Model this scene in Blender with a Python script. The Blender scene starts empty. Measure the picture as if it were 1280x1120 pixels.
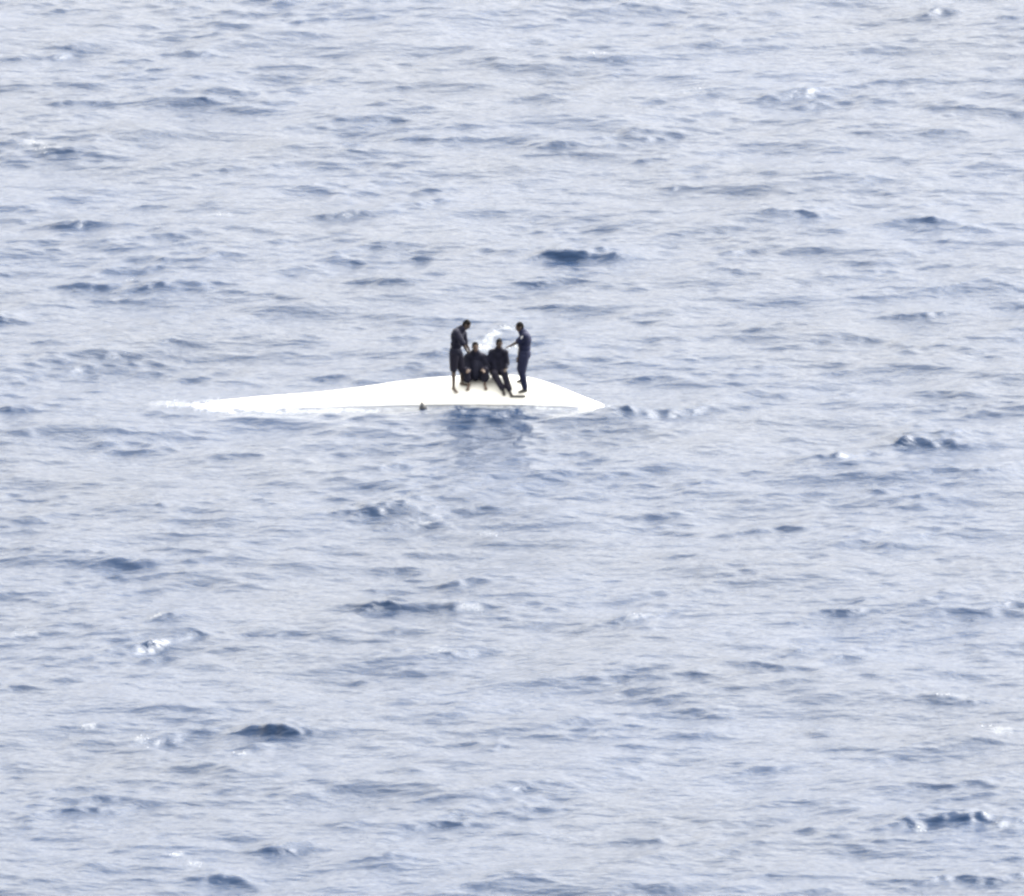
import bpy, bmesh, math, random
import numpy as np
from mathutils import Vector, Matrix, noise

random.seed(4)
rng = np.random.default_rng(11)
scene = bpy.context.scene
col = scene.collection

# ------------------------------------------------------------------ camera
PITCH = math.radians(13.0)
DIST = 600.0
CAM = Vector((0.0, -DIST * math.cos(PITCH), DIST * math.sin(PITCH)))
cam_data = bpy.data.cameras.new("camera")
cam_data.lens = 800.0
cam_data.sensor_width = 36.0
cam_data.clip_start = 1.0
cam_data.clip_end = 30000.0
cam = bpy.data.objects.new("camera", cam_data)
cam.location = CAM
cam.rotation_euler = (math.radians(90) - PITCH, 0, 0)
col.objects.link(cam)
scene.camera = cam
FPX = 1280 * 800.0 / 36.0            # focal length in photograph pixels


def at(px, py, Y):
    """world point seen at photograph pixel (px, py) at depth Y"""
    dx, dz = (px - 640) / FPX, -(py - 560) / FPX
    d = Vector((dx, math.cos(PITCH) + dz * math.sin(PITCH), -math.sin(PITCH) + dz * math.cos(PITCH)))
    t = (Y - CAM.y) / d.y
    return CAM + d * t


def on_sea(px, py):
    dx, dz = (px - 640) / FPX, -(py - 560) / FPX
    d = Vector((dx, math.cos(PITCH) + dz * math.sin(PITCH), -math.sin(PITCH) + dz * math.cos(PITCH)))
    t = CAM.z / -d.z
    return CAM + d * t


# ------------------------------------------------------------------ light
SKY_SAT = 0.0
SUN_EL, SUN_AZ = math.radians(47), math.radians(55)      # azimuth clockwise from +Y
world = bpy.data.worlds.new("World")
scene.world = world
world.use_nodes = True
wn = world.node_tree
for n in list(wn.nodes):
    wn.nodes.remove(n)
sky = wn.nodes.new("ShaderNodeTexSky")
sky.sky_type = 'NISHITA'
sky.sun_disc = False
sky.sun_elevation = SUN_EL
sky.sun_rotation = SUN_AZ
sky.air_density = 1.0
sky.dust_density = 5.0
sky.ozone_density = 1.0
bg = wn.nodes.new("ShaderNodeBackground")
bg.inputs[1].default_value = 0.12
wo = wn.nodes.new("ShaderNodeOutputWorld")
hs = wn.nodes.new("ShaderNodeHueSaturation")          # thin high overcast takes most of the blue out
hs.inputs["Saturation"].default_value = SKY_SAT
wn.links.new(sky.outputs[0], hs.inputs["Color"])
tint = wn.nodes.new("ShaderNodeMix")                  # milky, faintly warm cloud veil
tint.data_type = 'RGBA'
tint.blend_type = 'MULTIPLY'
tint.inputs[0].default_value = 1.0
tint.inputs[7].default_value = (1.0, 0.97, 0.915, 1)
wn.links.new(hs.outputs[0], tint.inputs[6])
wn.links.new(tint.outputs[2], bg.inputs[0])
wn.links.new(bg.outputs[0], wo.inputs[0])
sd = bpy.data.lights.new("sun", 'SUN')
sd.energy = 0.5
sd.angle = math.radians(60)
sd.color = (1.0, 0.96, 0.9)
sun = bpy.data.objects.new("sun", sd)
to_sun = Vector((math.sin(SUN_AZ) * math.cos(SUN_EL), math.cos(SUN_AZ) * math.cos(SUN_EL), math.sin(SUN_EL)))
sun.rotation_euler = to_sun.to_track_quat('Z', 'Y').to_euler()
sun.location = (0, 0, 60)
col.objects.link(sun)
scene.view_settings.view_transform = 'Standard'
scene.view_settings.look = 'None'
scene.view_settings.gamma = 1.0
scene.view_settings.use_curve_mapping = False
scene.view_settings.exposure = 2.56
scene.render.engine = 'CYCLES'
scene.cycles.pixel_filter_type = 'BLACKMAN_HARRIS'
scene.cycles.filter_width = 2.8          # the long lens is a little soft
scene.cycles.max_bounces = 5


# ------------------------------------------------------------------ materials
def mat(name, color, rough=0.6, build=None, **kw):
    m = bpy.data.materials.new(name)
    m.use_nodes = True
    nt = m.node_tree
    b = nt.nodes["Principled BSDF"]
    b.inputs["Base Color"].default_value = (*color, 1)
    b.inputs["Roughness"].default_value = rough
    for k, v in kw.items():
        b.inputs[k].default_value = v
    if build:
        build(nt, b)
    return m


def mottled(c1, c2, scale, bump=0.0, stretch=(1, 1, 1), bscale=None):
    def f(nt, b):
        tc = nt.nodes.new("ShaderNodeTexCoord")
        mp = nt.nodes.new("ShaderNodeMapping")
        mp.inputs["Scale"].default_value = stretch
        nz = nt.nodes.new("ShaderNodeTexNoise")
        nz.inputs["Scale"].default_value = scale
        nz.inputs["Detail"].default_value = 5
        rp = nt.nodes.new("ShaderNodeValToRGB")
        rp.color_ramp.elements[0].position = 0.3
        rp.color_ramp.elements[1].position = 0.7
        rp.color_ramp.elements[0].color = (*c1, 1)
        rp.color_ramp.elements[1].color = (*c2, 1)
        nt.links.new(tc.outputs["Object"], mp.inputs[0])
        nt.links.new(mp.outputs[0], nz.inputs[0])
        nt.links.new(nz.outputs[0], rp.inputs[0])
        nt.links.new(rp.outputs[0], b.inputs["Base Color"])
        if bump:
            n2 = nt.nodes.new("ShaderNodeTexNoise")
            n2.inputs["Scale"].default_value = bscale or scale * 4
            nt.links.new(mp.outputs[0], n2.inputs[0])
            bp = nt.nodes.new("ShaderNodeBump")
            bp.inputs["Strength"].default_value = 0.6
            bp.inputs["Distance"].default_value = bump
            nt.links.new(n2.outputs[0], bp.inputs["Height"])
            nt.links.new(bp.outputs[0], b.inputs["Normal"])
    return f


def sea_nodes(nt, b):
    b.inputs["IOR"].default_value = 1.333
    L = nt.links.new
    geo = nt.nodes.new("ShaderNodeNewGeometry")
    at_ = nt.nodes.new("ShaderNodeAttribute")
    at_.attribute_name = "foam"
    # body colour, slightly varied from patch to patch
    nv = nt.nodes.new("ShaderNodeTexNoise")
    nv.inputs["Scale"].default_value = 0.12
    nv.inputs["Detail"].default_value = 3
    L(geo.outputs["Position"], nv.inputs[0])
    rp = nt.nodes.new("ShaderNodeValToRGB")
    rp.color_ramp.elements[0].position = 0.35
    rp.color_ramp.elements[1].position = 0.65
    rp.color_ramp.elements[0].color = (*WATER_A, 1)
    rp.color_ramp.elements[1].color = (*WATER_B, 1)
    L(nv.outputs[0], rp.inputs[0])
    # foam mask
    mx = nt.nodes.new("ShaderNodeMix")
    mx.data_type = 'RGBA'
    mx.inputs[7].default_value = (0.82, 0.84, 0.84, 1)
    L(at_.outputs["Fac"], mx.inputs[0])
    L(rp.outputs[0], mx.inputs[6])
    L(mx.outputs[2], b.inputs["Base Color"])
    rm = nt.nodes.new("ShaderNodeMapRange")
    rm.inputs[3].default_value = WATER_ROUGH
    rm.inputs[4].default_value = 0.8
    L(at_.outputs["Fac"], rm.inputs[0])
    L(rm.outputs[0], b.inputs["Roughness"])
    # ripples smaller than the mesh carries
    prev = None
    for sc_, dist, st in ((3.4, 0.052, (0.38, 1.0, 1)), (8.0, 0.024, (0.5, 1.0, 1))):
        mp = nt.nodes.new("ShaderNodeMapping")
        mp.inputs["Scale"].default_value = st
        L(geo.outputs["Position"], mp.inputs[0])
        nz = nt.nodes.new("ShaderNodeTexNoise")
        nz.inputs["Scale"].default_value = sc_
        nz.inputs["Detail"].default_value = 2
        nz.inputs["Distortion"].default_value = 0.4
        L(mp.outputs[0], nz.inputs[0])
        bp = nt.nodes.new("ShaderNodeBump")
        bp.inputs["Strength"].default_value = 1.0
        bp.inputs["Distance"].default_value = dist
        L(nz.outputs[0], bp.inputs["Height"])
        if prev:
            L(prev.outputs[0], bp.inputs["Normal"])
        prev = bp
    L(prev.outputs[0], b.inputs["Normal"])


WATER_A = (0.003, 0.018, 0.054)
WATER_B = (0.004, 0.022, 0.066)
WATER_ROUGH = 0.2
M_sea = mat("sea_water", WATER_A, WATER_ROUGH, sea_nodes)
M_hull = mat("white_hull_paint", (0.82, 0.82, 0.79), 0.35,
             mottled((0.70, 0.70, 0.66), (0.76, 0.76, 0.73), 1.3, 0.002, (0.4, 1, 1)))
M_foam = mat("sea_foam", (0.86, 0.88, 0.88), 0.8, mottled((0.80, 0.84, 0.85), (0.9, 0.9, 0.9), 6, 0.01))
M_black = mat("black_cloth", (0.008, 0.009, 0.02), 0.8, mottled((0.006, 0.007, 0.016), (0.011, 0.012, 0.027), 9, 0.006), **{"Specular IOR Level": 0.2})
M_dark = mat("charcoal_cloth", (0.01, 0.01, 0.02), 0.8, mottled((0.008, 0.008, 0.017), (0.014, 0.013, 0.025), 9, 0.006), **{"Specular IOR Level": 0.2})
M_navy = mat("navy_cloth", (0.012, 0.016, 0.05), 0.75, mottled((0.008, 0.010, 0.030), (0.012, 0.016, 0.046), 9, 0.006), **{"Specular IOR Level": 0.2})
M_skin = mat("dark_brown_skin", (0.060, 0.040, 0.030), 0.5, mottled((0.05, 0.034, 0.026), (0.075, 0.05, 0.038), 14))
M_skin2 = mat("brown_skin", (0.12, 0.08, 0.062), 0.5, mottled((0.085, 0.057, 0.045), (0.12, 0.08, 0.062), 14))
M_hair = mat("black_hair", (0.008, 0.007, 0.008), 0.9, mottled((0.006, 0.006, 0.006), (0.012, 0.011, 0.012), 40, 0.004), **{"Specular IOR Level": 0.08})
M_eye = mat("dark_eye", (0.02, 0.015, 0.012), 0.2)
M_lip = mat("lip_skin", (0.07, 0.035, 0.03), 0.5)
M_rubber = mat("black_rubber", (0.022, 0.022, 0.024), 0.5, mottled((0.018, 0.018, 0.02), (0.03, 0.03, 0.032), 20))
M_white = mat("white_print", (0.6, 0.6, 0.6), 0.6)
M_buoy = mat("dark_grey_plastic", (0.028, 0.032, 0.042), 0.6, mottled((0.022, 0.026, 0.034), (0.04, 0.044, 0.055), 20))


def tag(o, label=None, cat=None, group=None, kind=None):
    if label: o["label"] = label
    if cat: o["category"] = cat
    if group: o["group"] = group
    if kind: o["kind"] = kind
    return o


# ------------------------------------------------------------------ sea
def axis(lo, hi, step, out, grow):
    core = np.arange(lo, hi + step * .5, step)
    e, s, v = [], step, 0.0
    while v < out:
        s *= grow
        v += s
        e.append(v)
    e = np.array(e)
    return np.concatenate([(lo - e)[::-1], core, core[-1] + e])


XS = axis(-16.5, 16.5, 0.048, 9000.0, 1.16)
YS = axis(-53.0, 66.0, 0.080, 12000.0, 1.16)
dX, dY = np.gradient(XS), np.gradient(YS)


def waves(lo, hi, M, slope, spread):
    """sum of many sine waves, done as matrix products"""
    lam = np.exp(rng.uniform(math.log(lo), math.log(hi), M))
    k = 2 * np.pi / lam
    th = rng.normal(0, spread, M) + math.radians(-9)
    wide = rng.random(M) < 0.15
    th[wide] = rng.uniform(-1.5, 1.5, wide.sum())
    kx, ky = k * np.sin(th), k * np.cos(th)
    # slope carried per wavelength
    s = np.where(lam > 1.2, 1.0, 1.0 * (lam / 1.2) ** 0.25)
    s *= np.where(lam > 4, (4 / lam) ** 0.55, 1)
    s *= rng.rayleigh(1.0, M)
    s *= slope / math.sqrt((s ** 2).sum() / 2)
    A = s / k
    ph = rng.uniform(0, 2 * np.pi, M)
    wx = np.clip(1.6 - 4.0 * dX[:, None] / lam[None], 0, 1)
    wy = np.clip(1.6 - 4.0 * dY[:, None] / lam[None], 0, 1)
    Ex = (np.exp(1j * XS[:, None] * kx[None]) * wx).astype(np.complex64)
    Ey = (np.exp(1j * (YS[:, None] * ky[None] + ph[None])) * wy).astype(np.complex64)
    H = ((Ey * A.astype(np.float32)) @ Ex.T).real
    Dx = ((Ey * (A * kx / k).astype(np.float32)) @ Ex.T).imag
    Dy = ((Ey * (A * ky / k).astype(np.float32)) @ Ex.T).imag
    return H, Dx, Dy


LONG, SHORT = 0.084, 0.092
H, DX, DY = waves(1.6, 17.0, 380, LONG, 0.60)
H2, DX2, DY2 = waves(0.27, 1.6, 520, SHORT, 0.55)
X, Y = np.meshgrid(XS, YS)


def smooth_noise(scale_x, scale_y, n=60, seed=1):
    r = np.random.default_rng(seed)
    a = r.uniform(0, 2 * np.pi, n)
    m = r.uniform(0.5, 1.5, n)
    kx, ky = np.cos(a) * m * 2 * np.pi / scale_x, np.sin(a) * m * 2 * np.pi / scale_y
    p = r.uniform(0, 2 * np.pi, n)
    return ((np.exp(1j * (YS[:, None] * ky + p))) @ np.exp(1j * XS[:, None] * kx).T).real * math.sqrt(2 / n)


near = np.exp(-np.maximum(0, np.hypot(X, Y * .4) - 26) / 30)
# rougher and smoother patches of chop
gain = np.clip(1 + (0.32 * smooth_noise(7, 10, seed=5) + 0.26 * smooth_noise(2.4, 3.0, seed=6)) * near, 0.45, 2.2)
wob1 = smooth_noise(1.6, 1.6, seed=7)
wob2 = smooth_noise(0.55, 0.8, seed=8)

# steep little wave faces, where the photograph has its dark patches: px, py, width px, strength, slant
CRESTS = [
    (735, 322, 74, 1.0, .02), (485, 353, 44, .7, 0), (110, 284, 64, .75, 0), (110, 357, 90, .7, 0),
    (215, 359, 90, .75, .02), (320, 368, 100, .45, -.05), (4, 397, 46, 1.1, 0), (345, 916, 72, 1.1, -.05),
    (308, 938, 32, .8, 0), (215, 916, 70, .5, .12), (110, 908, 60, .5, .08), (470, 645, 84, 1.15, .04),
    (605, 638, 32, .65, 0), (475, 758, 38, .95, .12), (555, 759, 66, .75, .02), (795, 771, 66, .7, .15),
    (985, 658, 96, .8, .05), (1120, 680, 40, .5, 0), (1165, 553, 90, 1.05, .0), (1125, 546, 26, .7, -.1),
    (1060, 571, 100, .65, .16), (770, 520, 50, .9, .06), (840, 517, 86, .85, .08), (590, 530, 60, .75, 0),
    (1190, 1031, 110, 1.15, .02), (1215, 1100, 96, .95, .1), (255, 66, 32, .8, 0), (60, 68, 90, .6, .12),
    (545, 252, 38, .7, .1), (488, 265, 28, .7, 0), (430, 272, 40, .5, .05), (1165, 281, 46, .8, 0),
    (1000, 268, 90, .5, 0), (990, 119, 46, .75, .12), (1100, 131, 30, .6, 0), (1185, 133, 40, .6, 0),
    (190, 636, 50, .7, 0), (110, 695, 44, .65, 0), (60, 692, 50, .45, .1), (178, 810, 96, .7, .2),
    (215, 776, 30, .6, .1), (36, 513, 66, .7, .02), (1060, 769, 60, .5, .08), (848, 640, 34, .6, .12),
    (855, 604, 46, .5, .1), (1140, 629, 56, .55, .05), (890, 892, 44, .65, 0), (360, 1062, 50, .8, .03),
    (500, 1078, 60, .6, 0), (275, 1100, 60, .7, -.05), (110, 1012, 110, .5, .12), (620, 80, 36, .55, .08),
    (1150, 392, 90, .6, .08), (680, 352, 46, .6, .03), (500, 586, 60, .5, .03), (130, 552, 30, .4, 0),
    (330, 792, 50, .45, .05), (600, 935, 50, .5, .08), (520, 968, 34, .5, 0), (935, 958, 60, .6, .05),
    (820, 1050, 90, .55, .02), (560, 1030, 80, .5, .06), (650, 1106, 60, .5, 0), (1020, 915, 30, .5, 0),
    (850, 848, 50, .4, .02), (1225, 875, 50, .6, .1), (1180, 872, 46, .5, 0), (280, 118, 60, .5, -.08),
    (110, 127, 70, .5, .02), (690, 183, 50, .5, -.05), (790, 172, 60, .45, .05), (850, 232, 36, .5, 0),
    (1170, 18, 36, .5, .05), (1250, 28, 50, .5, 0), (930, 52, 80, .4, .08), (1240, 355, 40, .4, 0),
    (1000, 405, 70, .45, .03), (60, 190, 80, .4, 0), (310, 208, 60, .5, .03), (265, 215, 34, .6, 0),
    (560, 400, 60, .4, 0), (800, 475, 46, .5, 0), (540, 815, 90, .4, .05), (900, 720, 60, .35, .05),
    (590, 724, 50, .5, .05), (570, 730, 26, .6, .15), (1040, 1010, 60, .4, 0), (690, 988, 60, .4, 0),
    (380, 112, 26, .4, 0), (200, 300, 40, .4, 0), (310, 288, 40, .5, -.1), (1180, 165, 60, .4, 0),
    (1220, 598, 80, .45, -.03), (320, 566, 60, .35, 0), (20, 562, 50, .4, 0), (715, 320, 50, .5, .1),
]
for i, (px, py, w, s, sl) in enumerate(CRESTS):
    c = on_sea(px, py)
    mpp = (c - CAM).length / FPX
    W = w * mpp * 0.78
    ix = np.where(np.abs(XS - c.x) < W * 2.2 + .6)[0]
    iy = np.where(np.abs(YS - c.y) < 6.0)[0]
    if len(ix) == 0 or len(iy) == 0:
        continue
    sub = np.ix_(iy, ix)
    xx, yy = X[sub] - c.x, Y[sub] - c.y
    yy = yy - xx * sl * 4.2 + 0.10 * wob1[sub] + 0.015 * wob2[sub] + 0.12 * np.sin(xx * 1.7 + i)
    env = np.exp(-(np.abs(xx + .08 * wob1[sub]) / W) ** 2.2) * (1 + .09 * wob2[sub]) 
    A = 0.195 * s ** 1.2 * min(1, W / .85)
    fl = 0.28 + 0.08 * s                                   # length of the steep near face
    prof = np.where(yy < 0, np.exp(-(yy / fl) ** 2 * 1.3), np.exp(-(yy / (fl * 3.2)) ** 2))
    H[sub] += A * np.clip(env, 0, 2) * prof
    gain[sub] += 0.45 * s * env * np.exp(-((yy + .1) / 0.7) ** 2)

# busier chop in front of the hull
gain += 1.0 * np.exp(-((Y - 0.6) / 4.2) ** 2 - ((X + 0.5) / 4) ** 4)
H += H2 * gain
DX += DX2 * gain
DY += DY2 * gain
calm = 1 - 0.95 * np.exp(-((X + 2.9) / 7.6) ** 8 - ((Y - 5.9) / 1.55) ** 4)     # the hull itself damps the waves beside it
H *= calm
ZW = H
PX = X - 0.9 * DX
PY = Y - 0.9 * DY


# foam carried by the water surface itself: px, py, half width px, half height px, strength, slant
FOAM = [
    (278, 508, 44, 8, .30, 0.0), (225, 506, 44, 6, .10, 0.0), (335, 509, 70, 5, .20, 0), (745, 510, 34, 6, .2, -.12),
    (775, 513, 32, 4, .12, -.05), (420, 512, 140, 3.5, .13, 0), (610, 509, 100, 3.4, .16, 0),
    (614, 421, 18, 7, .15, .45), (604, 434, 15, 9, .11, .3), (634, 411, 16, 4, .14, -.1), (641, 438, 13, 9, .06, 0),
    (40, 184, 16, 7, .55, .0), (55, 190, 20, 5, .4, 0), (1250, 915, 20, 6, .5, 0), (1235, 908, 10, 3, .4, 0),
    (197, 778, 12, 3, .6, .1), (785, 775, 22, 3, .5, .2), (548, 812, 14, 4, .4, 0), (222, 1068, 8, 3, .6, .2),
    (245, 1078, 9, 3, .6, 0), (178, 920, 8, 5, .6, 0), (110, 910, 14, 3, .6, .1), 
    (28, 792, 26, 6, .3, 0), (1150, 1037, 9, 3, .6, 0), (1250, 1036, 22, 2, .5, 0), (592, 762, 14, 3, .4, 0),
    (300, 944, 12, 3, .4, 0), (610, 664, 14, 4, .35, 0), (535, 655, 12, 3, .35, 0), (750, 70, 18, 3, .3, 0),
    (1190, 873, 30, 3, .3, .1), (160, 345, 8, 2, .5, 0), (850, 115, 50, 3, .35, .05), (270, 268, 26, 2, .35, 0),
]
foam = np.zeros_like(H)
fn = smooth_noise(0.5, 0.9, seed=21) * .6 + smooth_noise(0.22, 0.4, seed=22) * .5 + wob1 * .35
for (px, py, w, h, s, sl) in FOAM:
    c = on_sea(px, py)
    mpp = (c - CAM).length / FPX
    hw, hh = w * mpp, h * mpp / math.sin(PITCH)
    ix = np.where(np.abs(XS - c.x) < hw * 1.8 + .3)[0]
    iy = np.where(np.abs(YS - c.y) < hh * 1.8 + .3 + abs(sl) * hw * 5)[0]
    if len(ix) == 0 or len(iy) == 0:
        continue
    sub = np.ix_(iy, ix)
    xx, yy = (X[sub] - c.x) / hw, (Y[sub] - c.y - (X[sub] - c.x) * sl * 4.3) / hh
    r = np.sqrt(xx ** 2 + yy ** 2)
    v = np.clip((1.05 - r) * 1.5 + 0.55 * fn[sub], 0, 1) * s * np.clip(1.7 - r, 0, 1)
    foam[sub] = np.maximum(foam[sub], np.clip(v, 0, 1) * (1 if (abs(px - 500) < 310 and 400 < py < 520) else .17))
# a flat pale slick right below the hull
ny, nx = H.shape

co = np.stack([PX, PY, ZW], -1).astype(np.float32).reshape(-1)
idx = np.arange(ny * nx, dtype=np.int32).reshape(ny, nx)
quads = np.stack([idx[:-1, :-1], idx[:-1, 1:], idx[1:, 1:], idx[1:, :-1]], -1).reshape(-1)
nq = quads.size // 4
me = bpy.data.meshes.new("sea")
me.vertices.add(ny * nx)
me.vertices.foreach_set("co", co)
me.loops.add(quads.size)
me.loops.foreach_set("vertex_index", quads)
me.polygons.add(nq)
me.polygons.foreach_set("loop_start", np.arange(0, quads.size, 4, dtype=np.int32))
me.polygons.foreach_set("use_smooth", np.ones(nq, dtype=bool))
me.update(calc_edges=True)
fa = me.attributes.new("foam", 'FLOAT', 'POINT')
fa.data.foreach_set("value", foam.astype(np.float32).reshape(-1))
me.materials.append(M_sea)
sea = bpy.data.objects.new("sea", me)
col.objects.link(sea)
tag(sea, "choppy blue grey open sea reflecting a pale sky", kind="structure")


def sea_z(x, y):
    i = int(np.clip(np.searchsorted(XS, x), 0, nx - 1))
    j = int(np.clip(np.searchsorted(YS, y), 0, ny - 1))
    return float(ZW[j, i])


# ------------------------------------------------------------------ the capsized hull
# stations: px, py of the ridge, half beam (m); the ridge height follows from the photograph
HY = 6.15
# the hull is heeled a little: its near side runs almost straight, its far side is bowed
ST = [(236, 510, .16, 4.55), (262, 504, .34, 4.62), (300, 499, .48, 4.70), (345, 495.5, .60, 4.80), (400, 491.5, .70, 4.90),
      (450, 485.5, .82, 5.0), (500, 478, .93, 5.08), (540, 473.5, 1.0, 5.12), (580, 470.5, 1.03, 5.12), (620, 469, 1.05, 5.10),
      (655, 472, 1.02, 5.08), (680, 478, .93, 5.05), (705, 487.5, .78, 5.0), (728, 497, .58, 4.9), (748, 504.5, .36, 4.8), (764, 511, .14, 4.7)]
sc = np.array([n + b for p, q, b, n in ST])
sx = np.array([at(p, q, n + b).x for p, q, b, n in ST])
sz = np.array([at(p, q, n + b).z for p, q, b, n in ST])
sb = np.array([b for p, q, b, n in ST])
sz[0], sz[-1] = -.05, -.05


def smooth_interp(x, xs, ys):
    """monotone-ish cubic through the stations"""
    m = np.gradient(ys, xs)
    i = int(np.clip(np.searchsorted(xs, x) - 1, 0, len(xs) - 2))
    h = xs[i + 1] - xs[i]
    t = min(1, max(0, (x - xs[i]) / h))
    return ((2*t**3 - 3*t*t + 1) * ys[i] + (t**3 - 2*t*t + t) * h * m[i]
            + (-2*t**3 + 3*t*t) * ys[i+1] + (t**3 - t*t) * h * m[i+1])


def hull_z(x, y):
    z, b = smooth_interp(x, sx, sz), smooth_interp(x, sx, sb)
    v = min(1.0, abs(y - smooth_interp(x, sx, sc)) / b)
    f = (1 - v ** 1.9) ** 0.72
    return z * f - .04 * (1 - f)


bm = bmesh.new()
rows = []
NX, NV = 90, 30
for i in range(NX + 1):
    x = sx[0] + (sx[-1] - sx[0]) * i / NX
    z, b, yc = smooth_interp(x, sx, sz), smooth_interp(x, sx, sb), smooth_interp(x, sx, sc)
    row = []
    for j in range(NV + 1):
        a = math.pi * j / NV
        v = -math.cos(a)
        if v > 0.999 or v < -0.999:
            v = math.copysign(1, v)
        f = (1 - abs(v) ** 1.9) ** 0.72
        zz = z * f - .04 * (1 - f)
        row.append(bm.verts.new((x, yc + v * b, zz)))
    # sides go on under the water
    for v, dz in ((1.0, -.25), (0.93, -.6)):
        row.append(bm.verts.new((x, yc + v * b, dz)))
    for v, dz in ((-0.93, -.6), (-1.0, -.25)):
        row.append(bm.verts.new((x, yc + v * b, dz)))
    rows.append(row)
for a, b_ in zip(rows[:-1], rows[1:]):
    n = len(a)
    for j in range(n):
        bm.faces.new((a[j], b_[j], b_[(j + 1) % n], a[(j + 1) % n]))
bm.faces.new(rows[0])
bm.faces.new(rows[-1][::-1])
bmesh.ops.recalc_face_normals(bm, faces=bm.faces)
for f in bm.faces:
    f.smooth = True
me = bpy.data.meshes.new("hull")
bm.to_mesh(me)
bm.free()
me.materials.append(M_hull)
boat = bpy.data.objects.new("capsized_boat", None)
boat.location = (0, HY, 0)
col.objects.link(boat)
tag(boat, "long white upturned hull lying low in the water under the four people", "boat")


def child(o, parent):
    col.objects.link(o)
    o.parent = parent
    o.matrix_parent_inverse = Matrix.Translation(-Vector(parent.location))
    return o


child(bpy.data.objects.new("hull", me), boat)
# shallow keel strip along the ridge
bm = bmesh.new()
prev = None
for i in range(61):
    x = sx[4] + (sx[-4] - sx[4]) * i / 60
    yc = smooth_interp(x, sx, sc)
    z = hull_z(x, yc)
    w = 0.022
    k = 0.018 * min(1, i / 6, (60 - i) / 6) + .002
    r = [bm.verts.new((x, yc - w * 1.6, z - .01)), bm.verts.new((x, yc - w * .7, z + k)), bm.verts.new((x, yc + w * .7, z + k)), bm.verts.new((x, yc + w * 1.6, z - .01))]
    if prev:
        for j in range(3):
            bm.faces.new((prev[j], r[j], r[j + 1], prev[j + 1])).smooth = True
    else:
        bm.faces.new(r[::-1])
    prev = r
bm.faces.new(prev)
bmesh.ops.recalc_face_normals(bm, faces=bm.faces)
me = bpy.data.meshes.new("keel")
bm.to_mesh(me)
bm.free()
me.materials.append(M_hull)
child(bpy.data.objects.new("keel", me), boat)


# ------------------------------------------------------------------ foam heaps (raised froth, nobody could count it)
ICO = bmesh.new()
bmesh.ops.create_icosphere(ICO, subdivisions=1, radius=1)
ico_v = np.array([v.co[:] for v in ICO.verts])
ico_f = np.array([[v.index for v in f.verts] for f in ICO.faces])
ICO.free()


def froth(name, label, pts):
    V, F, n = [], [], 0
    for (p, r, fl) in pts:
        a = random.random() * 6.28
        c, s = math.cos(a), math.sin(a)
        v = ico_v * (1 + 0.25 * (rng.random((len(ico_v), 1)) - .5)) * np.array([r * random.uniform(.8, 1.5), r * random.uniform(.8, 1.5), r * fl])
        v = np.stack([v[:, 0] * c - v[:, 1] * s, v[:, 0] * s + v[:, 1] * c, v[:, 2]], 1) + np.array(p)
        V.append(v)
        F.append(ico_f + n)
        n += len(v)
    me = bpy.data.meshes.new(name)
    me.from_pydata(np.concatenate(V).tolist(), [], np.concatenate(F).tolist())
    for p in me.polygons:
        p.use_smooth = True
    me.materials.append(M_foam)
    o = bpy.data.objects.new(name, me)
    col.objects.link(o)
    tag(o, label, kind="stuff")
    return o


def froth_points(px, py, w, h, n, rmin, rmax, sl=0, lift=0.0):
    c = on_sea(px, py)
    mpp = (c - CAM).length / FPX
    out = []
    for _ in range(n):
        u, v = random.gauss(0, .45), random.gauss(0, .45)
        x = c.x + u * w * mpp
        y = c.y + (v * h + u * w * sl) * mpp / math.sin(PITCH)
        r = random.uniform(rmin, rmax)
        out.append(((x, y, sea_z(x, y) + lift * random.random() * math.exp(-(u * u + v * v) * 2)), r, .55))
    return out


pts = froth_points(272, 507, 34, 6, 60, .006, .018, 0, .02) + froth_points(310, 508, 40, 4, 24, .006, .014, 0, .02) + froth_points(228, 505, 30, 5, 24, .006, .014)
froth("foam", "white foam washing around the left end of the hull", pts)
pts = froth_points(748, 510, 22, 4, 24, .006, .016, -.1, .02) + froth_points(772, 513, 22, 3, 16, .006, .016)
froth("foam", "white foam trailing from the right end of the hull", pts)
pts = froth_points(613, 421, 13, 5, 9, .006, .02, .5, .10) + froth_points(634, 410.5, 13, 2.2, 7, .006, .018, -.1, .06) + froth_points(603, 435, 10, 6, 12, .008, .02, 0, .04) + froth_points(641, 438, 8, 6, 8, .008, .02, 0, .03)
froth("foam", "white splash of a small breaking wave behind the people", pts)
pts = []
for (px, py, w, h, s, sl) in FOAM[11:]:
    pts += froth_points(px, py, w * 1.1, h * 1.1, int(3 + 6 * s), .005, .014, sl, .03)
froth("foam", "scattered white flecks of foam on the wave tops", pts)


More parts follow.
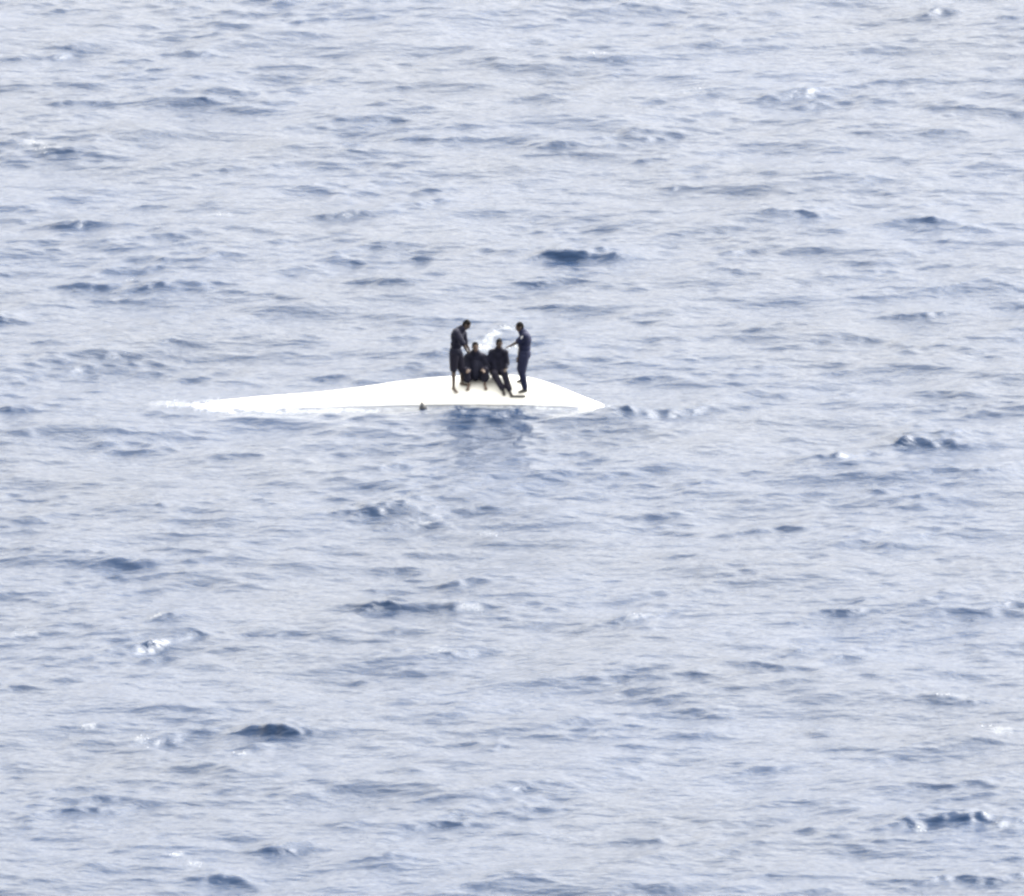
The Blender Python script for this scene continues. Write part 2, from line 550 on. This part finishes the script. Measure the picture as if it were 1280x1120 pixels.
# ------------------------------------------------------------------ people
class Lump:
    """collects tapered limbs and ellipsoids, fused into one continuous surface"""
    def __init__(self):
        self.bm = bmesh.new()

    def cap(self, a, b, ra, rb):
        a, b = Vector(a), Vector(b)
        d = b - a
        L = max(d.length, 1e-5)
        q = d.to_track_quat('Z', 'Y').to_matrix().to_4x4()
        N = 14
        rings = []
        for k in range(4):
            t = math.pi / 2 * (1 - k / 3.5)
            rings.append((-ra * math.sin(t), ra * math.cos(t)))
        for k in (1, 2):
            rings.append((L * k / 3, ra + (rb - ra) * k / 3))
        for k in range(4):
            t = math.pi / 2 * ((k + .5) / 3.5)
            rings.append((L + rb * math.sin(min(t, math.pi / 2)), rb * math.cos(min(t, math.pi / 2)) + 1e-4))
        vs = []
        for z, r in rings:
            r = max(r, 1e-4)
            vs.append([self.bm.verts.new(Matrix.Translation(a) @ q @ Vector((r * math.cos(2 * math.pi * j / N), r * math.sin(2 * math.pi * j / N), z))) for j in range(N)])
        for p, n in zip(vs[:-1], vs[1:]):
            for j in range(N):
                self.bm.faces.new((p[j], p[(j + 1) % N], n[(j + 1) % N], n[j]))
        self.bm.faces.new(vs[0][::-1])
        self.bm.faces.new(vs[-1])

    def chain(self, pts):
        for (a, ra), (b, rb) in zip(pts[:-1], pts[1:]):
            self.cap(a, b, ra, rb)

    def ell(self, c, r, R=None):
        m = Matrix.Translation(Vector(c)) @ (R.to_4x4() if R else Matrix()) @ Matrix.Diagonal((*r, 1))
        bmesh.ops.create_uvsphere(self.bm, u_segments=20, v_segments=12, radius=1, matrix=m)

    def finish(self, name, material, parent, voxel, smooth=2):
        me = bpy.data.meshes.new(name)
        bmesh.ops.recalc_face_normals(self.bm, faces=self.bm.faces)
        self.bm.to_mesh(me)
        self.bm.free()
        o = bpy.data.objects.new(name, me)
        col.objects.link(o)
        r = o.modifiers.new("fuse", 'REMESH')
        r.mode = 'VOXEL'
        r.voxel_size = voxel
        s = o.modifiers.new("soften", 'SMOOTH')
        s.iterations = smooth
        s.factor = 0.5
        dg = bpy.context.evaluated_depsgraph_get()
        m2 = bpy.data.meshes.new_from_object(o.evaluated_get(dg))
        o.modifiers.clear()
        o.data = m2
        bpy.data.meshes.remove(me)
        m2.name = name
        m2.materials.clear()
        m2.materials.append(material)
        for p in m2.polygons:
            p.use_smooth = True
        o.parent = parent
        o.matrix_parent_inverse = Matrix.Translation(-Vector(parent.location))
        return o


def frame(fwd, up):
    """columns: right, forward, up"""
    f = Vector(fwd).normalized()
    u = Vector(up)
    r = f.cross(u).normalized()
    u = r.cross(f).normalized()
    return Matrix((r, f, u)).transposed()


def hand(L, wrist, d, palm, curl, side):
    """palm and five fingers: d along the hand, palm = direction the palm faces, side = +1/-1 thumb side"""
    d = Vector(d).normalized()
    palm = Vector(palm)
    palm = (palm - d * palm.dot(d)).normalized()
    s = d.cross(palm).normalized() * side               # towards the thumb
    w = Vector(wrist)
    L.cap(w, w + d * .03, .026, .028)
    for k in (-1, -.33, .33, 1):
        L.cap(w + d * .02 + s * .012 * k, w + d * .085 + s * .028 * k, .015, .013)
    for k, ln in ((-1, .058), (-.33, .072), (.33, .080), (1, .072)):
        b = w + d * .088 + s * .029 * k
        d1 = (d + palm * curl * .6 + s * .08 * k).normalized()
        d2 = (d + palm * curl * 1.6).normalized()
        m = b + d1 * ln * .5
        L.cap(b, m, .0105, .0095)
        L.cap(m, m + d2 * ln * .5, .0095, .008)
    b = w + d * .025 + s * .024
    m = b + (d * .6 + s * .8 + palm * .2).normalized() * .045
    L.cap(b, m, .016, .012)
    L.cap(m, m + (d + s * .3 + palm * curl * .7).normalized() * .035, .012, .0095)


def foot(L, ankle, fwd, up=(0, 0, 1), k=1.0, extra=0.0):
    f = Vector(fwd).normalized()
    u = Vector(up).normalized()
    r = f.cross(u).normalized()
    a = Vector(ankle)
    L.cap(a, a - f * .035 - u * .045, .038 + extra, .036 + extra)
    L.cap(a - f * .03 - u * .05, a + f * .11 - u * .058, .034 + extra, .030 + extra)
    L.cap(a + f * .01 - u * .02, a + f * .11 - u * .052, .036 + extra, .026 + extra)
    if extra == 0:
        for q, ln in ((-1, .055), (-.5, .065), (0, .07), (.5, .075), (1, .08)):
            p0 = a + f * .10 - u * .065 + r * .034 * q
            L.cap(p0, p0 + f * ln, .014, .011)
    else:
        L.cap(a + f * .09 - u * .058 - r * .012, a + f * .165 - u * .064, .032 + extra, .022 + extra)


def person(label, J, skin, top, bottom, shoes=None, short_leg=0.0, sleeve=1.0, loose=0.0, drape=(), hair=M_hair, mark=False, cat="person"):
    """J: joints (world), one continuous body plus clothes that follow it"""
    base = (J['ankleL'] + J['ankleR']) / 2
    root = bpy.data.objects.new("person", None)
    root.location = (base.x, base.y, min(J['ankleL'].z, J['ankleR'].z) - .08)
    col.objects.link(root)
    tag(root, label, cat, "people on the upturned hull")
    sh = (J['shL'] - J['shR'])
    half = sh.length / 2
    pel, chest, neck = J['pelvis'], J['chest'], J['neck']
    Tf = frame(J['face'], neck - pel)                      # torso frame
    rgt = sh.normalized()
    up = (chest - pel).normalized()
    fw = rgt.cross(up).normalized()
    if fw.dot(Vector(J['face'])) < 0:
        fw = -fw
    R = Matrix((rgt, fw, rgt.cross(fw))).transposed()
    mid = pel.lerp(chest, .5)

    def torso(B, e):
        B.ell(pel, (.165 + e, .115 + e, .12 + e), R)
        B.ell(mid, (.145 + e, .105 + e, .15 + e), R)
        B.ell(chest, (.17 + e, .122 + e, .165 + e), R)
        B.cap(chest + up * .10 - rgt * half * .3, J['shR'], .075 + e, .058 + e)
        B.cap(chest + up * .10 + rgt * half * .3, J['shL'], .075 + e, .058 + e)
        B.cap(chest + up * .10, neck, .085 + e, .062 + e)

    B = Lump()
    torso(B, 0)
    hd = J['head']
    hf = Vector(J['look']).normalized()
    hu = (hd - neck).normalized()
    HR = frame(hf, hu)
    hu = HR @ Vector((0, 0, 1))
    hf = HR @ Vector((0, 1, 0))
    hr = HR @ Vector((1, 0, 0))
    K = 1.10
    Bc, Be = B.cap, B.ell

    def hp(a, b, c):                                       # point of the head in its own frame
        return hd + (hr * a + hf * b + hu * c) * K

    Bc(neck - up * .02, hp(0, -.015, -.05), .062, .056)
    Be(hp(0, -.008, .025), (.076 * K, .097 * K, .095 * K), HR)         # skull
    Be(hp(0, .028, -.045), (.056 * K, .066 * K, .066 * K), HR)         # jaw
    Bc(hp(0, .07, -.09), hp(0, .072, -.088), .02, .02)                 # chin
    Bc(hp(0, .09, .015), hp(0, .108, -.022), .009, .014)               # nose
    Bc(hp(-.035, .082, .026), hp(.035, .082, .026), .011, .011)        # brow
    Bc(hp(-.018, .088, -.056), hp(.018, .088, -.056), .009, .009)      # lips
    for s in (-1, 1):
        Be(hp(s * .078, 0, -.004), (.012, .022, .034), HR)             # ears
    for s, A in ((-1, 'R'), (1, 'L')):
        B.chain([(J['sh' + A], .056), (J['sh' + A].lerp(J['el' + A], .35), .052), (J['el' + A], .040)])
        B.chain([(J['el' + A], .040), (J['el' + A].lerp(J['wr' + A], .3), .042), (J['wr' + A], .027)])
        hdv = J.get('hand' + A, J['wr' + A] - J['el' + A])
        hand(B, J['wr' + A], hdv, J.get('palm' + A, fw), J.get('curl' + A, .35), s if hdv.dot(up) < 0 else -s)
        B.chain([(J['hip' + A], .092), (J['hip' + A].lerp(J['kn' + A], .4), .082), (J['kn' + A], .056)])
        B.chain([(J['kn' + A], .056), (J['kn' + A].lerp(J['ankle' + A], .32), .058), (J['ankle' + A], .036)])
        foot(B, J['ankle' + A], J['toe' + A], J.get('fup', (0, 0, 1)))
    body = B.finish("body", skin, root, .0085, 2)

    # shirt
    C_ = Lump()
    e = .016 + loose
    torso(C_, e)
    for a, b, ra, rb in drape:
        C_.cap(a, b, ra, rb)
    C_.ell(pel + up * .04, (.178 + loose, .128 + loose, .12), R)
    for A in 'RL':
        w = J['sh' + A].lerp(J['el' + A], min(sleeve, 1))
        C_.cap(J['sh' + A], w, .056 + e * .8 + .006, .044 + e * .8 + (.012 if sleeve < 1 else 0))
        if sleeve > 1:
            C_.cap(J['el' + A], J['el' + A].lerp(J['wr' + A], sleeve - 1), .058, .042)
    shirt = C_.finish("shirt", top, root, .012, 3)
    # trousers or shorts
    C_ = Lump()
    e = .014 + loose * .7
    C_.ell(pel, (.165 + e + .004, .115 + e + .004, .115 + e), R)
    for A in 'RL':
        C_.cap(J['hip' + A], J['kn' + A], .092 + e + .006, .060 + e + (.01 if short_leg <= .25 else .004))
        if short_leg > 0:
            C_.cap(J['kn' + A], J['kn' + A].lerp(J['ankle' + A], short_leg), .062 + e, .066 + e - .022 * short_leg)
    C_.finish("shorts" if short_leg < .5 else "trousers", bottom, root, .012, 3)
    if shoes:
        for A in 'RL':
            C_ = Lump()
            foot(C_, J['ankle' + A], J['toe' + A], J.get('fup', (0, 0, 1)), extra=.007)
            C_.finish("shoe", shoes, root, .01, 2)
    # hair
    C_ = Lump()
    C_.ell(hp(0, -.016, .034), (.081 * K, .098 * K, .093 * K), HR)
    C_.ell(hp(0, -.036, 0), (.078 * K, .074 * K, .085 * K), HR)
    hb = C_.bm
    cut = [v for v in hb.verts if (v.co - hd).dot(hf) > .066 and (v.co - hd).dot(hu) < .082]
    for v in cut:
        v.co -= hf * ((v.co - hd).dot(hf) - .066)
    C_.finish("hair", hair, root, .009, 2)
    for s in (-1, 1):
        bm = bmesh.new()
        bmesh.ops.create_icosphere(bm, subdivisions=2, radius=.0105, matrix=Matrix.Translation(hp(s * .031, .084, .008)))
        me = bpy.data.meshes.new("eye")
        bm.to_mesh(me)
        bm.free()
        me.materials.append(M_eye)
        child(bpy.data.objects.new("eye", me), root)
    bm = bmesh.new()
    bmesh.ops.create_uvsphere(bm, u_segments=12, v_segments=8, radius=1,
                              matrix=Matrix.Translation(hp(0, .091, -.056)) @ HR.to_4x4() @ Matrix.Diagonal((.024, .007, .0085, 1)))
    me = bpy.data.meshes.new("mouth")
    bm.to_mesh(me)
    bm.free()
    me.materials.append(M_lip)
    child(bpy.data.objects.new("mouth", me), root)
    return root, body


def foot_at(px, Y, lift=.088):
    x = at(px, 480, Y).x
    return Vector((x, Y, hull_z(x, Y) + lift))


# --- the man standing at the left, bowed over
aL, aR = foot_at(567, 5.46), foot_at(577.5, 5.62)
J = dict(ankleL=aR, ankleR=aL, knL=at(577, 462, 5.62), knR=at(567, 461, 5.44),
         hipL=at(573, 443, 5.62), hipR=at(567.5, 443, 5.47), pelvis=at(569.5, 440, 5.55), chest=at(571.5, 420, 5.55),
         neck=at(577.5, 411, 5.55), head=at(583.2, 406.0, 5.54), shL=at(579, 417, 5.75), shR=at(570.5, 416.5, 5.33),
         elL=at(581.5, 428, 5.76), elR=at(578.5, 429, 5.22), wrL=at(586.0, 436.5, 5.92), wrR=at(583, 438, 5.5),
         face=Vector((1, -.35, -.1)), look=Vector((.85, -.3, -.75)), toeL=Vector((1, -.4, 0)), toeR=Vector((.6, -.8, -.35)),
         palmL=Vector((0, 0, -1)), palmR=Vector((0, 0, -1)))
J['handR'] = Vector((.35, .75, -.55)); J['handL'] = Vector((.5, .2, -.6))
person("person in dark shirt and shorts standing stooped at the left of the group", J, M_skin, M_black, M_dark, short_leg=.02, sleeve=1.0, loose=.03)

# --- the broad one sitting beside him
J = dict(ankleL=foot_at(606, 5.52), ankleR=foot_at(586, 5.52), knL=at(606.5, 463, 5.55), knR=at(582.5, 464, 5.55),
         hipL=at(600, 466, 6.05), hipR=at(590, 466, 6.05), pelvis=at(595, 463, 6.08), chest=at(594.5, 449, 5.95),
         neck=at(594.3, 440.5, 5.88), head=at(594.2, 433.8, 5.82), shL=at(604, 447, 5.92), shR=at(585, 447, 5.92),
         elL=at(610, 459, 5.78), elR=at(579.5, 459.5, 5.75), wrL=at(603.5, 461.5, 5.5), wrR=at(585.5, 462, 5.5),
         face=Vector((0, -1, 0)), look=Vector((0.1, -1, -.25)), toeL=Vector((.25, -1, -.45)), toeR=Vector((-.25, -1, -.45)),
         palmL=Vector((0, 0, -1)), palmR=Vector((0, 0, -1)), fup=Vector((0, -.4, 1)))
J['handL'] = Vector((.25, -.9, -.25)); J['handR'] = Vector((-.25, -.9, -.25))
person("broad person in dark clothes sitting with bare feet, right beside the stooped one", J, M_skin2, M_black, M_dark, short_leg=.62, sleeve=1.97, loose=.045,
       drape=[(at(588, 450, 5.95), at(583, 470, 5.75), .13, .17), (at(600, 450, 5.95), at(605, 470, 5.75), .13, .16),
              (at(594, 455, 5.85), at(594, 469, 5.72), .16, .15)])

# --- the slimmer one sitting with shins to the right
J = dict(ankleL=foot_at(637, 5.33), ankleR=foot_at(628.5, 5.36), knL=at(630.5, 467.5, 5.55), knR=at(618, 468, 5.55),
         hipL=at(626, 463, 6.0), hipR=at(617, 463, 6.0), pelvis=at(621.5, 460, 6.02), chest=at(622.5, 445, 5.95),
         neck=at(623.5, 436, 5.9), head=at(624.0, 429.8, 5.86), shL=at(631, 441, 5.9), shR=at(615, 441, 5.9),
         elL=at(633.5, 454, 5.85), elR=at(609, 454.5, 5.85), wrL=at(633, 461.5, 5.62), wrR=at(609.5, 464, 5.72),
         face=Vector((0.05, -1, 0)), look=Vector((0.15, -1, -.35)), toeL=Vector((.45, -1, -.5)), toeR=Vector((.3, -1, -.5)),
         palmL=Vector((0, 0, -1)), palmR=Vector((0, 0, -1)), fup=Vector((0, -.4, 1)))
J['handR'] = Vector((-.3, -.6, -.4)); J['handL'] = Vector((-.25, -.95, -.15))
person("slimmer person in black sitting with both dark shins slanting down to the right", J, M_skin, M_black, M_dark, shoes=M_rubber, short_leg=.93, sleeve=1.9, loose=.03,
       drape=[(at(618, 445, 5.93), at(619, 464, 5.8), .12, .12), (at(626, 445, 5.93), at(628, 464, 5.8), .12, .12)])

# --- the one standing at the right, one arm out
J = dict(ankleL=foot_at(656.5, 5.38), ankleR=foot_at(654.5, 5.78), knL=at(652.5, 466, 5.36), knR=at(650.5, 461, 5.72),
         hipL=at(655.5, 446, 5.44), hipR=at(654.5, 445.5, 5.64), pelvis=at(656, 443, 5.54), chest=at(656.5, 425, 5.54),
         neck=at(653, 415, 5.54), head=at(649.5, 408.8, 5.52), shL=at(656.5, 420.5, 5.34), shR=at(655, 420.5, 5.74),
         elL=at(646.5, 427.8, 5.36), elR=at(650, 434, 5.84), wrL=at(637.8, 432.6, 5.55), wrR=at(648, 446, 5.7),
         face=Vector((-1, -.15, 0)), look=Vector((-.9, -.25, -.35)), toeL=Vector((-1, -.25, -.1)), toeR=Vector((-1, -.1, 0)),
         palmL=Vector((0, 0, -1)), palmR=Vector((0, 1, 0)))
J['handL'] = Vector((-.8, .35, -.3))
p4, body4 = person("person in navy shirt and dark trousers standing at the right with one arm outstretched", J, M_skin, M_navy, M_navy,
                   shoes=M_rubber, short_leg=.9, sleeve=.75, loose=.035,
                   drape=[(at(653.5, 446, 5.5), at(651.5, 460, 5.5), .12, .12)])
# white mark on the sleeve
bm = bmesh.new()
c = at(652.3, 422, 5.26)
bmesh.ops.create_uvsphere(bm, u_segments=12, v_segments=8, radius=1, matrix=Matrix.Translation(c) @ Matrix.Rotation(.5, 4, 'Y') @ Matrix.Diagonal((.022, .016, .05, 1)))
me = bpy.data.meshes.new("sleeve_patch")
bm.to_mesh(me)
bm.free()
me.materials.append(M_white)
child(bpy.data.objects.new("sleeve_patch", me), p4)

# --- narrow dark strip lying on the hull between the two feet
def strip(name, pts, w, t, m, parent=None):
    bm = bmesh.new()
    prev = None
    for i, p in enumerate(pts):
        d = (Vector(pts[min(i + 1, len(pts) - 1)]) - Vector(pts[max(i - 1, 0)])).normalized()
        s = d.cross(Vector((0, 0, 1))).normalized()
        ww = w[i] if isinstance(w, (list, tuple)) else w
        p = Vector(p)
        r = [bm.verts.new(p + s * ww / 2), bm.verts.new(p - s * ww / 2), bm.verts.new(p - s * ww / 2 + Vector((0, 0, t))), bm.verts.new(p + s * ww / 2 + Vector((0, 0, t)))]
        if prev:
            for j in range(4):
                bm.faces.new((prev[j], r[j], r[(j + 1) % 4], prev[(j + 1) % 4]))
        else:
            bm.faces.new(r[::-1])
        prev = r
    bm.faces.new(prev)
    bmesh.ops.recalc_face_normals(bm, faces=bm.faces)
    bmesh.ops.bevel(bm, geom=[e for e in bm.edges if e.calc_face_angle(0) > .8], offset=.004, segments=2, affect='EDGES')
    me = bpy.data.meshes.new(name)
    bm.to_mesh(me)
    bm.free()
    me.materials.append(m)
    o = bpy.data.objects.new(name, me)
    if parent:
        child(o, parent)
    else:
        col.objects.link(o)
    return o


pts = []
for i in range(9):
    x = at(637.5 + (657 - 637.5) * i / 8, 487, 5.3).x
    y = 5.245
    pts.append((x, y, hull_z(x, y) + .002))
o = strip("strap", pts, .09, .035, M_rubber)
tag(o, "narrow dark strip lying on the white hull between two dark feet", "strap")

# ------------------------------------------------------------------ small dark thing afloat below the hull
c = on_sea(529, 514)
c.z = sea_z(c.x, c.y)
bu = bpy.data.objects.new("float", None)
bu.location = c
col.objects.link(bu)
tag(bu, "small dark pear shaped float bobbing in the water just below the hull", "float")
bm = bmesh.new()
prof = [(0, -.10), (.05, -.09), (.095, -.05), (.108, 0.0), (.10, .045), (.075, .085), (.045, .12), (.028, .15), (.024, .175), (0, .18)]
N = 20
rings = [[bm.verts.new((r * math.cos(6.2832 * j / N), r * math.sin(6.2832 * j / N), z)) for j in range(N)] for r, z in prof[1:-1]]
b0, b1 = bm.verts.new((0, 0, prof[0][1])), bm.verts.new((0, 0, prof[-1][1]))
for p, n in zip(rings[:-1], rings[1:]):
    for j in range(N):
        bm.faces.new((p[j], p[(j + 1) % N], n[(j + 1) % N], n[j]))
for j in range(N):
    bm.faces.new((b0, rings[0][(j + 1) % N], rings[0][j]))
    bm.faces.new((b1, rings[-1][j], rings[-1][(j + 1) % N]))
for f in bm.faces:
    f.smooth = True
bmesh.ops.rotate(bm, verts=bm.verts, matrix=Matrix.Rotation(-.25, 3, 'Y'))
me = bpy.data.meshes.new("float_body")
bm.to_mesh(me)
bm.free()
me.materials.append(M_buoy)
o = bpy.data.objects.new("float_body", me)
col.objects.link(o)
o.parent = bu
